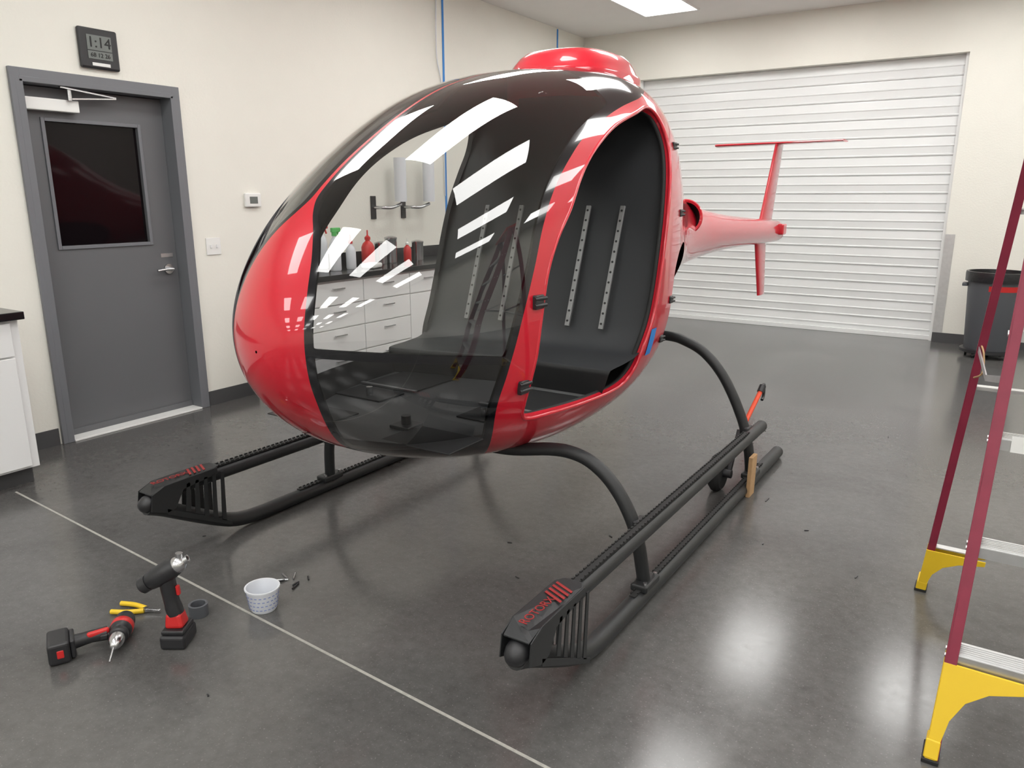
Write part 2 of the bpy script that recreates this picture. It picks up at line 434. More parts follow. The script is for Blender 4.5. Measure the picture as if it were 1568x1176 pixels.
# ------------------------------------------------------------------ HELICOPTER
CX = -1.92
H = empty('helicopter', (CX, 2.7, 0))
class Cv:
    def __init__(s, pts):
        p = np.array(pts, float); s.x = p[:, 0]; s.y = p[:, 1]
        h = np.diff(s.x); d = np.diff(s.y)/h; m = np.empty(len(s.x)); m[0] = d[0]; m[-1] = d[-1]
        m[1:-1] = (d[:-1]*h[1:]+d[1:]*h[:-1])/(h[:-1]+h[1:]); s.m = m
    def __call__(s, q):
        q = np.clip(np.asarray(q, float), s.x[0], s.x[-1]); i = np.clip(np.searchsorted(s.x, q)-1, 0, len(s.x)-2)
        h = s.x[i+1]-s.x[i]; t = (q-s.x[i])/h
        return ((2*t**3-3*t**2+1)*s.y[i] + (t**3-2*t**2+t)*h*s.m[i] + (-2*t**3+3*t**2)*s.y[i+1] + (t**3-t**2)*h*s.m[i+1])
sq = lambda y: math.sqrt(max(y-1.5, 0))
ZT = Cv([(0,1.03),(sq(1.53),1.165),(sq(1.67),1.385),(sq(1.83),1.54),(sq(2.03),1.68),(sq(2.52),1.925),(sq(2.94),2.03),(sq(3.4),2.075),(sq(3.75),2.04),
         (sq(4.15),1.86),(sq(4.6),1.60),(sq(5),1.46),(sq(5.5),1.40),(sq(7.55),1.275)])
ZB = Cv([(0,1.03),(sq(1.53),.90),(sq(1.6),.80),(sq(1.7),.71),(sq(1.95),.575),(sq(2.4),.47),(sq(2.8),.45),(sq(3.2),.495),(sq(3.6),.64),
         (sq(4.0),.83),(sq(4.5),.98),(sq(5),1.045),(sq(5.5),1.075),(sq(7.55),1.075)])
Wd = Cv([(0,0),(sq(1.53),.133),(sq(1.6),.24),(sq(1.7),.332),(sq(1.83),.413),(sq(2.03),.497),(sq(2.4),.581),(sq(2.7),.603),(sq(3.0),.61),(sq(3.3),.605),
         (sq(3.6),.56),(sq(4.0),.43),(sq(4.5),.27),(sq(5),.2),(sq(5.5),.168),(sq(7.55),.095)])
ZM = Cv([(0,1.03),(.5,1.07),(1.1,1.11),(1.4,1.15),(1.6,1.22),(sq(5),1.25),(sq(5.5),1.24),(sq(7.55),1.175)])
NN = Cv([(0,2.0),(.4,2.05),(.9,2.4),(1.2,2.8),(1.4,3.05),(1.55,2.8),(1.7,2.2),(2,2),(2.6,2)])
NB = Cv([(0,2.0),(.4,2.1),(.8,2.7),(1.2,3.2),(1.4,3.1),(1.55,2.6),(1.7,2.2),(2,2),(2.6,2)])
def surf(q, ph):
    w = Wd(q); zc = ZM(q); c = np.cos(ph); s = np.sin(ph)
    n = np.where(s > 0, NN(q), NB(q))
    h = np.where(s > 0, ZT(q)-zc, zc-ZB(q)); h = np.maximum(h, 1e-5); w = np.maximum(w, 1e-5)
    rho = (np.abs(c/w)**n+np.abs(s/h)**n)**(-1/n)
    return np.stack([CX+rho*c, 1.5+q*q, zc+rho*s], -1)
def nrm(q, ph):
    e = 1e-3
    a = surf(q, ph+e)-surf(q, ph-e); q0 = np.maximum(q-e, .0005); b = surf(q+e, ph)-surf(q0, ph)
    n = np.cross(a, b); n /= np.linalg.norm(n, axis=-1)[:, None]+1e-12
    ce = np.stack([np.full_like(q, CX), 1.5+q*q+.02, ZM(q)], -1)
    sgn = np.sign(np.sum(n*(surf(q, ph)-ce), -1)); sgn[sgn == 0] = 1
    return n*sgn[:, None]
def hw(y, z):
    q = np.sqrt(max(y-1.5, 1e-6)); w = float(Wd(q)); zc = float(ZM(q)); n = float(NN(q)) if z > zc else float(NB(q))
    h = float(ZT(q))-zc if z > zc else zc-float(ZB(q))
    a = abs(z-zc)/h
    return 0.0 if a >= 1 else w*(1-a**n)**(1/n)

FS = 0.11      # far-side opening sits slightly further forward
door_pts = [(2.26,.72),(2.245,.78),(2.25,.86),(2.265,.945),(2.285,1.08),(2.32,1.23),(2.39,1.35),(2.49,1.455),(2.585,1.56),(2.69,1.645),(2.82,1.72),(2.97,1.785),(3.17,1.845),
            (3.33,1.885),(3.43,1.85),(3.465,1.74),(3.43,1.62),(3.375,1.48),(3.315,1.3),(3.26,1.12),(3.20,.96),(3.135,.845),(3.09,.75),(3.02,.692),(2.9,.677),(2.7,.68),(2.45,.69),(2.31,.695)]
door_c = [(v.x, v.y) for v in cat([(a, b, 0) for a, b in door_pts], 4, True)]
def polysd(poly, y, z):
    P = np.array(poly); Q = np.roll(P, -1, 0)
    d2 = np.full(y.shape, 1e9); ins = np.zeros(y.shape, bool)
    for (ay, az), (by, bz) in zip(P, Q):
        ey, ez = by-ay, bz-az; t = np.clip(((y-ay)*ey+(z-az)*ez)/(ey*ey+ez*ez+1e-12), 0, 1)
        d2 = np.minimum(d2, (y-ay-t*ey)**2+(z-az-t*ez)**2)
        cr = ((az > z) != (bz > z))
        with np.errstate(all='ignore'):
            xi = ay+(z-az)*ey/(ez if abs(ez) > 1e-12 else 1e-12)
        ins ^= cr & (y < xi)
    d = np.sqrt(d2); return np.where(ins, d, -d)
YFc = Cv([(.40,2.4),(.5,2.31),(.58,2.22),(.68,2.15),(.785,2.115),(.9,2.13),(1.02,2.165),(1.26,2.255),(1.41,2.33),(1.523,2.42),(1.63,2.55),(1.732,2.72),(1.81,2.91),(1.877,3.12),(1.93,3.33),(1.98,3.5),(2.03,3.58),(2.2,3.62)])
def far(p): return np.where(p[:, 0] < CX, 1.0, 0.0)*np.clip((CX-p[:, 0])/.2, 0, 1)
def f_side(p):
    y, z = p[:, 1]+FS*far(p), p[:, 2]; e = .01
    s = (YFc(z+e)-YFc(z-e))/(2*e)
    return (y-YFc(z))/np.sqrt(1+s*s)
CC = Cv([(.50,-.1),(.56,-.03),(.62,.03),(.68,.075),(.75,.115),(.85,.15),(.95,.163),(1.1,.164),(1.22,.15),(1.33,.118),(1.40,.078),(1.45,.038),(1.49,.014),(1.54,.009),(1.6,.008),(2.2,.008)])
def f_cen(p): return CC(p[:, 2])-np.abs(p[:, 0]-CX)
def f_door(p):
    a = polysd(door_c, p[:, 1]+FS*far(p), p[:, 2])
    return np.where(far(p) > 0, np.minimum(a, p[:, 2]-.76), a)
eng = [(v.x, v.y) for v in cat([(3.41,.79,0),(3.455,.95,0),(3.48,1.08,0),(3.54,1.19,0),(3.7,1.26,0),(4.15,1.24,0),(4.3,1.12,0),(4.15,.98,0),(3.9,.86,0),(3.6,.75,0),(3.47,.74,0)], 4, True)]
def f_eng(p): return polysd(eng, p[:, 1], p[:, 2])
def zband(p): return 1.035-.150*(p[:, 1]-1.56)
def f_glass(p):
    a = -f_cen(p)-.022; b = -f_side(p)-.03; c = p[:, 2]-.64; d = 2.98-p[:, 1]
    g = np.abs(p[:, 2]-zband(p))-.014
    return np.minimum(np.minimum(np.minimum(a, b), np.minimum(c, d)), g)
def f_chin(p): return zband(p)-p[:, 2]

nq, nph = 210, 260
qs = np.concatenate([np.linspace(.006, 1.62, 170), np.linspace(1.62, sq(7.55), nq-170+1)[1:]])
phs = np.linspace(-math.pi/2, 1.5*math.pi, nph+1)
VQ = [float(q) for q in qs for _ in phs]; VP = [float(a) for _ in qs for a in phs]
W1 = nph+1
faces = [(i*W1+k, i*W1+k+1, (i+1)*W1+k+1, (i+1)*W1+k) for i in range(len(qs)-1) for k in range(nph)]
def split(faces, func):
    q = np.array(VQ); ph = np.array(VP); F = list(func(surf(q, ph))); pos = []; neg = []; cache = {}
    for f in faces:
        vals = [F[v] for v in f]
        if min(vals) >= 0: pos.append(f); continue
        if max(vals) < 0: neg.append(f); continue
        Pp = []; Nn = []
        for i in range(len(f)):
            a = f[i]; b = f[(i+1) % len(f)]
            (Pp if F[a] >= 0 else Nn).append(a)
            if (F[a] >= 0) != (F[b] >= 0):
                k = (min(a, b), max(a, b)); c = cache.get(k)
                if c is None:
                    t = F[a]/(F[a]-F[b]); t = min(max(t, .001), .999)
                    VQ.append(VQ[a]+(VQ[b]-VQ[a])*t); VP.append(VP[a]+(VP[b]-VP[a])*t)
                    c = len(VQ)-1; F.append(0.0); cache[k] = c
                Pp.append(c); Nn.append(c)
        if len(Pp) > 2: pos.append(tuple(Pp))
        if len(Nn) > 2: neg.append(tuple(Nn))
    return pos, neg
hole, rest = split(faces, f_door)
side, rest = split(rest, f_side)
engf, side = split(side, f_eng)
cen, rest = split(rest, f_cen)
chin0, rest = split(rest, f_chin)
glass, black = split(rest, f_glass)
chin, black2 = split(chin0, f_glass)
black = black+black2
Q = np.array(VQ); PH = np.array(VP); POS = surf(Q, PH); NRM = nrm(Q, PH)
def region(name, fl, m, off=0.0, flip=False):
    used = sorted({v for f in fl for v in f}); mp = {v: i for i, v in enumerate(used)}
    vs = POS[used]+NRM[used]*off; ns = NRM[used]
    fs = [tuple(mp[v] for v in f) for f in fl]
    me = bpy.data.meshes.new(name); me.from_pydata(vs.tolist(), [], fs)
    s = 0
    for p in list(me.polygons)[::97]:
        s += p.normal.dot(Vector(ns[p.vertices[0]]))
    if s < 0: me.flip_normals()
    me.materials.append(m)
    me.polygons.foreach_set('use_smooth', [True]*len(me.polygons))
    if flip: me.flip_normals(); ns = -ns
    me.normals_split_custom_set_from_vertices([tuple(n) for n in ns])
    o = bpy.data.objects.new(name, me); link(o, H); return o
region('red_body_shell', side+cen, M_red)
region('black_canopy_border', black, M_black)
region('canopy_windshield', glass, M_glass)
region('chin_window', chin, M_chin)
region('engine_bay_recess', engf, M_int, -.03)
cab_in = [f for f in side+cen+black if POS[f[0]][1] < 3.75]
region('inner_liner', cab_in, M_int, -.012, flip=True)
cnt = {}
for f in hole:
    for i in range(len(f)):
        a, b = f[i], f[(i+1) % len(f)]; k = (min(a, b), max(a, b)); cnt[k] = cnt.get(k, 0)+1
vs = []; fs = []; fm = []
for (a, b), c in cnt.items():
    if c == 1:
        k = len(vs)
        vs += [POS[a], POS[b], POS[b]-NRM[b]*.03, POS[a]-NRM[a]*.03]; fs.append((k, k+1, k+2, k+3)); fm.append(0 if POS[a][0] > CX else 1)
mesh('door_jamb', vs, fs, [M_red, M_int], H, fm=fm)
dn = [(v.x, v.y) for v in cat([(a, b, 0) for a, b in door_pts], 8, True)]
pts = [Vector((CX+(hw(y, z)-.006), y, z)) for y, z in dn]
tube('door_lip', pts, .009, M_red, H, 10, True)
pts = [Vector((CX+(hw(y, z)-.034), y, z)) for y, z in dn]
pts = [p+(Vector((p.x, 2.85, 1.2))-p)*.012 for p in pts]
tube('door_gasket', pts, .011, M_rub, H, 10, True)
# bulkhead and seat pan
def skew(x): return -FS*min(max((CX-x)/.5, 0), 1)
path = [(3.52, 1.985), (3.49, 1.80), (3.465, 1.70), (3.40, 1.48), (3.335, 1.3), (3.28, 1.12), (3.215, .94), (3.17, .86), (3.10, .805), (2.98, .79), (2.86, .785), (2.835, .775), (2.83, .74), (2.83, .665)]
pp = cat([(0, a, b) for a, b in path], 6)
vs = []; fs = []; nx = 24
for p in pp:
    for i in range(nx+1):
        w = max(hw(p.y, p.z)-.015, .02); x = CX-w+2*w*i/nx; y = p.y+skew(x)
        if x < CX:
            w2 = max(hw(y, p.z)-.012, .02); x = CX-(CX-x)*w2/w
        vs.append((x, y, p.z))
fm = []
for j in range(len(pp)-1):
    for i in range(nx):
        a = j*(nx+1)+i; fs.append((a, a+1, a+nx+2, a+nx+1)); fm.append(1 if (pp[j].z < .782 and pp[j].y < 2.85) else 0)
mesh('seat_bulkhead', vs, fs, [M_bulk, M_int], H, smooth=True, fm=fm)
vs = []; fs = []
ys = np.linspace(1.66, 2.84, 40)
for y in ys:
    z = .665+max(0, (1.9-y))*.25
    w = max(hw(y, z)-.015, .01)
    for i in range(9): vs.append((CX-w+2*w*i/8, y, z))
for j in range(len(ys)-1):
    for i in range(8): a = j*9+i; fs.append((a, a+1, a+10, a+9))
mesh('cabin_floor', vs, fs, M_cfloor, H, smooth=True)
def bulk_y(z): return float(np.interp(z, [.86, .94, 1.12, 1.3, 1.48, 1.7], [3.17, 3.215, 3.28, 3.335, 3.40, 3.465]))
for s in (-1, 1):
    for k, dx in enumerate((.18, .36)):
        x = CX+s*dx
        p0 = Vector((x, bulk_y(.89)+skew(x)-.012, .89)); p1 = Vector((x, bulk_y(1.45)+skew(x)-.012, 1.45))
        dirv = (p1-p0).normalized(); nn = Vector((0, -dirv.z, dirv.y))
        beam('seat_rail', p0+nn*.012, p1+nn*.012, (1, 0, 0), .024, .012, M_rail, H, .002)
        for t in range(12):
            c = p0+(p1-p0)*((t+.5)/12)+nn*.0185
            cyl('rail_hole', c, c+nn*.0015, .0055, M_dk, H, seg=8)
    box('floor_recess', (CX+s*.33, 2.62, .669), (.3, .30, .006), M_int, H, bevel=.002)
    box('floor_recess', (CX+s*.33, 2.33, .669), (.26, .16, .006), M_int, H, bevel=.002)
    beam('recess_edge', (CX+s*.33-.16, 2.45, .674), (CX+s*.33+.16, 2.45, .674), (0, 1, 0), .02, .006, M_rail, H)
    cyl('control_stub', (CX+s*.3, 2.3, .67), (CX+s*.3, 2.3, .71), .014, M_steel, H)
cyl('cyclic_socket', (CX+.12, 2.05, .665), (CX+.12, 2.05, .71), .018, M_plblack, H)
box('cyclic_base', (CX+.12, 2.05, .672), (.09, .09, .012), M_plblack, H, bevel=.003)
for s in (-1, 1):
    box('floor_panel_dark', (CX+s*.30, 1.98, .668), (.30, .20, .005), M_int, H, bevel=.002)

# mast fairing
def superloft(name, levels, m, parent, n=3.0, seg=64):
    vs = []; fs = []
    for cx, cy, z, a, b in levels:
        for k in range(seg):
            t = 2*math.pi*k/seg; c, s = math.cos(t), math.sin(t)
            r = (abs(c/a)**n+abs(s/b)**n)**(-1/n); vs.append((cx+r*c, cy+r*s, z))
    for i in range(len(levels)-1):
        for k in range(seg): fs.append((i*seg+k, i*seg+(k+1) % seg, (i+1)*seg+(k+1) % seg, (i+1)*seg+k))
    fs.append(tuple((len(levels)-1)*seg+k for k in range(seg)))
    return mesh(name, vs, fs, m, parent, autos=True)
superloft('mast_fairing', [(CX, 3.53, 1.94, .285, .375), (CX, 3.53, 2.06, .285, .375), (CX, 3.53, 2.068, .280, .37), (CX, 3.53, 2.071, .27, .36), (CX, 3.535, 2.10, .258, .34),
                           (CX, 3.54, 2.135, .238, .31), (CX, 3.545, 2.158, .215, .28), (CX, 3.55, 2.170, .18, .24), (CX, 3.55, 2.174, .10, .15)], M_red, H, 2.6)
# exhaust scoop
sc = Vector((-1.755, 4.72, 1.37)); ax = Vector((.55, -.8, .1)).normalized()
lathe('exhaust_fairing', [(.03, -.35), (.09, -.2), (.11, -.05), (.112, 0), (.105, .006), (.092, 0)], sc, M_red, H, ax, 32, False)
lathe('exhaust_duct', [(.092, 0), (.085, -.12), (.001, -.125)], sc, M_dk, H, ax, 32, False)
lathe('boom_end_cap', [(.098, -.01), (.095, .01), (.06, .03), (.02, .035)], (CX, 7.55, 1.175), M_red, H, (0, 1, 0), 32)
def fin(name, r, t, cr, ct, thv, th, m):
    vs = []; fs = []; seg = 24; r = Vector(r); t = Vector(t); thv = Vector(thv)
    for j in range(5):
        f = j/4; c = r.lerp(t, f); ch = cr+(ct-cr)*f; tk = th*(1-.3*f)
        for k in range(seg):
            a = 2*math.pi*k/seg; vs.append(c+Vector((0, 1, 0))*(ch/2*math.cos(a))+thv*(tk/2*math.sin(a)*(1-.35*math.cos(a))))
    for j in range(4):
        for k in range(seg): fs.append((j*seg+k, j*seg+(k+1) % seg, (j+1)*seg+(k+1) % seg, (j+1)*seg+k))
    fs.append(tuple(range(seg))); fs.append(tuple(4*seg+k for k in range(seg)))
    return mesh(name, vs, fs, m, H, autos=True)
fin('upper_fin', (CX, 7.2, 1.2), (CX, 7.51, 1.965), .42, .26, (1, 0, 0), .05, M_red)
fin('lower_fin', (CX, 7.1, 1.15), (CX, 7.26, .60), .36, .22, (1, 0, 0), .045, M_red)
fin('horizontal_stabilizer', (CX-.57, 7.5, 1.965), (CX+.57, 7.5, 1.975), .24, .24, (0, 0, 1), .03, M_red)
box('tail_gearbox', (CX+.11, 7.4, 1.2), (.06, .12, .1), M_red, H, bevel=.015)

def latch(y, z, s=1, sc=1.0):
    x = CX+s*(hw(y, z))
    box('latch_base', (x, y, z), (.02, .055*sc, .05*sc), M_plblack, H, bevel=.005)
    cyl('latch_pin', (x+s*.004, y-.03*sc, z+.012*sc), (x+s*.012, y+.035*sc, z+.012*sc), .007*sc, M_plblack, H, seg=12)
    cyl('latch_pin', (x+s*.004, y-.03*sc, z-.012*sc), (x+s*.012, y+.035*sc, z-.012*sc), .007*sc, M_plblack, H, seg=12)
latch(2.265, 1.14, 1); latch(2.215, .84, 1)
latch(2.265-FS, 1.14, -1); latch(2.215-FS, .84, -1)
for s in (1, -1):
    latch(3.57, 1.73, s, .7); latch(3.60, 1.42, s, .7); latch(3.44, 1.02, s, .7); latch(3.37, .84, s, .7)
vs = []; fs = []
for i in range(7):
    for k in range(5):
        y = 3.155+.065*k/4+.025*i/6; z = .795+.12*i/6
        vs.append((CX+hw(y, z)+.003, y, z))
for i in range(6):
    for k in range(4): a = i*5+k; fs.append((a, a+1, a+6, a+5))
mesh('tape_patch', vs, fs, M_blue, H)

# landing gear
SX = .92
for s in (1, -1):
    x = CX+s*SX
    D = 0.0 if s == 1 else 0.055
    DL = 0.0 if s == 1 else 0.15
    RT = .033
    low = cat([(x, 1.56+D, .258), (x, 1.63+D, .226), (x, 1.76+D, .153), (x, 1.88+D, .089), (x, 1.98+D, .049), (x, 2.10+D, .0345), (x, 2.3+D, .034)], 6)+[Vector((x, 4.42+D, .034))]
    tube('skid_tube', low, RT, M_pc, H, 20)
    tube('step_rail', [(x, 1.60+D, .30), (x, 4.0+D, .30)], .031, M_pc, H, 20)
    lathe('rail_end_cap', [(.031, 0), (.028, .012), (.012, .018)], (x, 4.0+D, .30), M_plblack, H, (0, 1, 0))
    lathe('skid_end_cap', [(.033, 0), (.028, .012), (.012, .018)], (x, 4.42+D, .034), M_plblack, H, (0, 1, 0))
    lathe('toe_ball', [(.002, -.041), (.018, -.037), (.030, -.024), (.037, -.005), (.038, .018), (.036, .04)], (x, 1.568+D, .270), M_plblack, H, (0, 1, .25))
    tr = [((x, 2.78+D, .334), (.028, 1.9, .005), (0, 0, 0))]
    y = 1.86
    while y < 3.72:
        tr.append(((x-.013, y+D, .338), (.006, .014, .008), (0, 0, 0))); tr.append(((x+.013, y+.012+D, .338), (.006, .014, .008), (0, 0, 0))); y += .026
    multi('tread_strip', tr, M_rub, H)
    tr = [((x, 3.2+D, .069), (.024, 1.7, .004), (0, 0, 0))]
    y = 2.37
    while y < 4.05:
        tr.append(((x-.011, y+D, .073), (.005, .012, .006), (0, 0, 0))); tr.append(((x+.011, y+.012+D, .073), (.005, .012, .006), (0, 0, 0))); y += .026
    multi('skid_tread', tr, M_rub, H)
    def pj(nm, poly, vec, m, bv=0.0): return prism(nm, [(a, b+D, c) for a, b, c in poly], vec, m, H, bv)
    pj('toe_plate', [(x-.042, 1.56, .312), (x+.042, 1.56, .312), (x+.048, 1.62, .338), (x+.046, 1.86, .342), (x+.03, 1.89, .342), (x-.03, 1.89, .342), (x-.046, 1.86, .342), (x-.048, 1.62, .338)], (0, 0, .006), M_pc, .002)
    for t in (-1, 1):
        X0 = x+t*.046
        pj('cheek_plate', [(X0, 1.55, .25), (X0, 1.56, .318), (X0, 1.62, .342), (X0, 1.87, .346), (X0, 1.87, .318), (X0, 1.70, .300), (X0, 1.66, .232), (X0, 1.62, .222)], (t*.004, 0, 0), M_pc, .001)
        for i in range(5):
            yy = 1.705+i*.042
            zb = .205-.62*(yy-1.68)+.0
            pj('cheek_rib', [(X0, yy+.012, .32), (X0, yy+.028, .32), (X0, yy+.0+.020, zb), (X0, yy-.002, zb+.012)], (t*.004, 0, 0), M_pc)
        pj('cheek_rail', [(X0, 1.62, .24), (X0, 1.92, .075), (X0, 1.92, .055), (X0, 1.62, .215)], (t*.004, 0, 0), M_pc)
    for i in range(4):
        yy = 1.775+i*.022
        pj('toe_stripe', [(x-.036, yy, .3482), (x+.034, yy-.05+.02, .3482), (x+.034, yy-.05+.031, .3482), (x-.036, yy+.011, .3482)], (0, 0, .001), M_dred)
    text('toe_lettering', 'ROTORX', .040, mtx((x, 1.675+D, .3485), (0, 1, 0), (-1, 0, 0)), M_dred, H)
    Y1 = 2.45+DL; Y2 = 3.85+D
    f = cat([(CX+s*.02, Y1, .495), (CX+s*.30, Y1, .50), (CX+s*.50, Y1, .535), (CX+s*.60, Y1, .54), (CX+s*.69, Y1, .517), (CX+s*.775, Y1, .455), (CX+s*.845, Y1, .36), (CX+s*.89, Y1, .25), (x, Y1+.02, .05)], 6)
    tube('front_leg', f, .026, M_pc, H, 20)
    f = cat([(CX+s*.1, Y2, .76), (CX+s*.42, Y2, .765), (CX+s*.53, Y2, .745), (CX+s*.64, Y2, .69), (CX+s*.75, Y2, .57), (CX+s*.85, Y2, .38), (CX+s*.90, Y2, .22), (x, Y2+.01, .05)], 6)
    tube('rear_leg', f, .026, M_pc, H, 20)
    for yy in (Y1+.02, Y2+.01):
        box('leg_saddle', (x, yy, .074), (.068, .13, .03), M_pc, H, bevel=.008)
        for d in (-.048, .048):
            cyl('saddle_bolt', (x+.02, yy+d, .086), (x+.02, yy+d, .099), .008, M_steel, H, seg=8)
        box('rail_clamp', (x-s*.03, yy-.01, .30), (.03, .075, .064), M_pc, H, bevel=.008)
box('engine_block', (CX, 3.9, .95), (.45, .45, .2), M_int, H, bevel=.04)

# ground-handling jack on near skid
def jack():
    x = CX+SX
    e = empty('ground_handling_wheel', (x-.1, 3.75, 0))
    lathe('tyre', [(.05, -.03), (.085, -.03), (.1, -.015), (.1, .015), (.085, .03), (.05, .03)], (x-.13, 3.72, .10), M_rub, e, (1, 0, 0), 32)
    cyl('hub', (x-.17, 3.72, .10), (x-.06, 3.72, .10), .022, M_plblack, e)
    beam('lever_arm', (x-.075, 3.72, .1), (x-.075, 3.86, .30), (1, 0, 0), .02, .03, M_plblack, e, .004)
    cyl('handle', (x-.065, 3.86, .30), (x-.035, 4.06, .47), .012, M_orange, e)
    cyl('grip', (x-.035, 4.06, .47), (x-.03, 4.085, .50), .018, M_plblack, e)
    tube('hook', cat([(x-.03, 4.085, .50), (x-.03, 4.11, .50), (x-.03, 4.115, .44), (x-.03, 4.09, .42)], 5), .008, M_plblack, e, 10)
jack()
beam('wood_plank', (-.965, 3.74, .0), (-.962, 3.74, .215), (0, 1, 0), .085, .02, M_wood, bevel=.002)

# ------------------------------------------------------------------ trash can
def bin_():
    c = Vector((-.06, 8.5, 0)); e = empty('trash_can', c)
    lathe('can', [(.20, .07), (.205, .08), (.245, .76), (.262, .765), (.262, .80), (.25, .80), (.245, .76)], c, M_bin, e, seg=48, caps=False)
    lathe('can_base', [(.2, .07), (.2, .075)], c, M_bin, e, seg=48)
    lathe('liner', [(.267, .72), (.27, .79), (.266, .812), (.245, .812), (.235, .70), (.22, .4), (.001, .35)], c, M_bag, e, seg=48, caps=False)
    lathe('dolly', [(.23, .045), (.24, .05), (.24, .075), (.22, .08)], c, M_plblack, e, seg=40)
    for k in range(5):
        a = k*2*math.pi/5+.3; p = c+Vector((.19*math.cos(a), .19*math.sin(a), .025))
        cyl('caster', p-Vector((.01, 0, 0)), p+Vector((.01, 0, 0)), .025, M_plblack, e, seg=16)
    for t in (-1, 1):
        box('side_handle', c+Vector((t*.26, 0, .68)), (.05, .12, .03), M_bin, e, bevel=.008)
    vs = []; fs = []
    for i in range(15):
        a = -math.pi/2-.25+i*.09
        for z in (.64, .69):
            r = .205+(.04)*(z-.08)/.68+.002
            vs.append((c.x+r*math.cos(a), c.y+r*math.sin(a), z))
    for i in range(14): fs.append((2*i, 2*i+2, 2*i+3, 2*i+1))
    mesh('label_band', vs, fs, M_tred, e)
bin_()
# ------------------------------------------------------------------ step ladder
def ladder():
    e = empty('step_ladder', (.3, 2.6, 0))
    top = 2.1
    def fl(z): return Vector((-.01+.075*z/top*1.0, 2.13+.33*z, z))
    def fr(z): return Vector((.62-.10*z/top, 2.13+.33*z, z))
    def bl(z): return Vector((-.13+.17*z/top+.0, 3.15-.155*z, z))
    def br(z): return Vector((.75-.20*z/top, 3.15-.155*z, z))
    for nm, f in (('front_rail_1', fl), ('front_rail_2', fr)):
        s = 1 if f is fl else -1
        p0, p1 = f(.0), f(top-.02)
        d = (p1-p0).normalized(); u = Vector((1, 0, 0)).cross(d).normalized()
        beam(nm, p0, p1, (1, 0, 0), .006, .080, M_fib, e, .001)
        for t in (-1, 1):
            off = u*(t*.0375)+Vector((s*.013, 0, 0))
            beam(nm+'_flange', p0+off, p1+off, (1, 0, 0), .028, .005, M_fib, e, .001)
    for nm, f in (('rear_rail_1', bl), ('rear_rail_2', br)):
        s = 1 if f is bl else -1
        p0, p1 = f(.0), f(top-.05)
        d = (p1-p0).normalized(); u = Vector((1, 0, 0)).cross(d).normalized()
        beam(nm, p0, p1, (1, 0, 0), .005, .045, M_fib, e, .001)
        for t in (-1, 1):
            off = u*(t*.021)+Vector((s*.012, 0, 0))
            beam(nm+'_flange', p0+off, p1+off, (1, 0, 0), .024, .005, M_fib, e, .001)
    for i in range(1, 7):
        z = .285*i
        a, b = fl(z), fr(z)
        box('step_%d' % i, ((a.x+b.x)/2, a.y+.002, z), (b.x-a.x-.008, .078, .006), M_alu, e, bevel=.001)
        box('step_%d_lip' % i, ((a.x+b.x)/2, a.y-.036, z-.014), (b.x-a.x-.008, .004, .03), M_alu, e)
        box('step_%d_lip' % i, ((a.x+b.x)/2, a.y+.040, z-.014), (b.x-a.x-.008, .004, .03), M_alu, e)
        multi('step_%d_tread' % i, [(((a.x+b.x)/2, a.y-.028+.011*k, z+.004), (b.x-a.x-.01, .004, .003), (0, 0, 0)) for k in range(6)], M_alu, e)
        for f, s in ((fl, -1), (fr, 1)):
            for t in (-.02, .02):
                c = f(z-.012)+Vector((s*.003, t, 0)); cyl('rivet', c, c+Vector((s*.003, 0, 0)), .006, M_alu, e, seg=10)
    for z in (.20, .86, 1.46):
        a, b = bl(z), br(z)
        beam('rear_brace', a, b, (0, 1, 0), .035, .004, M_alu, e)
        beam('rear_brace_lip', a+Vector((0, .017, -.008)), b+Vector((0, .017, -.008)), (0, 1, 0), .003, .018, M_alu, e)
    for f, s, k, w in ((fl, 1, 1, .055), (fr, -1, 1, .055), (bl, 1, .72, .04), (br, -1, .72, .04)):
        o = f(0)
        prof = [(-.006, 0), (.020, 0), (.022, .05), (.034, .12), (.062, .175), (.11, .212), (.19, .236), (.19, .262), (-.004, .264)]
        o2 = f(.26); sl = (o2.y-o.y)/.26; dx = (o2.x-o.x)/.26
        for q in (-1, 1):
            poly = [(o.x+s*px+dx*pz*k, o.y+sl*pz*k+q*(w*.5+.012)-.003, pz*k) for px, pz in prof]
            prism('foot_gusset', poly, (0, .006, 0), M_yel, e, .001)
        beam('foot_pad', o+Vector((s*.008, 0, 0)), o+Vector((s*.008+dx*.05, sl*.05, .05)), (1, 0, 0), .036, w+.03, M_yel, e, .004)
        box('foot_rubber', o+Vector((s*.008, 0, .006)), (.042, w+.035, .012), M_rub, e, bevel=.002)
    box('top_cap', (.32, 2.83, top), (.50, .16, .05), M_tred, e, bevel=.012)
    for f, g in ((fl, bl), (fr, br)):
        beam('spreader', f(1.0)+Vector((.0, .02, 0)), (f(1.0)+g(1.0))/2+Vector((0, 0, -.05)), (1, 0, 0), .004, .02, M_alu, e)
        beam('spreader', g(1.0), (f(1.0)+g(1.0))/2+Vector((0, 0, -.05)), (1, 0, 0), .004, .02, M_alu, e)
    box('warning_label', fl(.86)+Vector((.15, -.043, -.012)), (.2, .002, .045), M_wpl, e)
    tube('cord', cat([bl(1.02), bl(.99)+Vector((.02, -.05, 0)), bl(.93)+Vector((.03, -.1, 0)), bl(.9)+Vector((.01, -.05, 0))], 5), .003, M_wood, e, 8)
ladder()

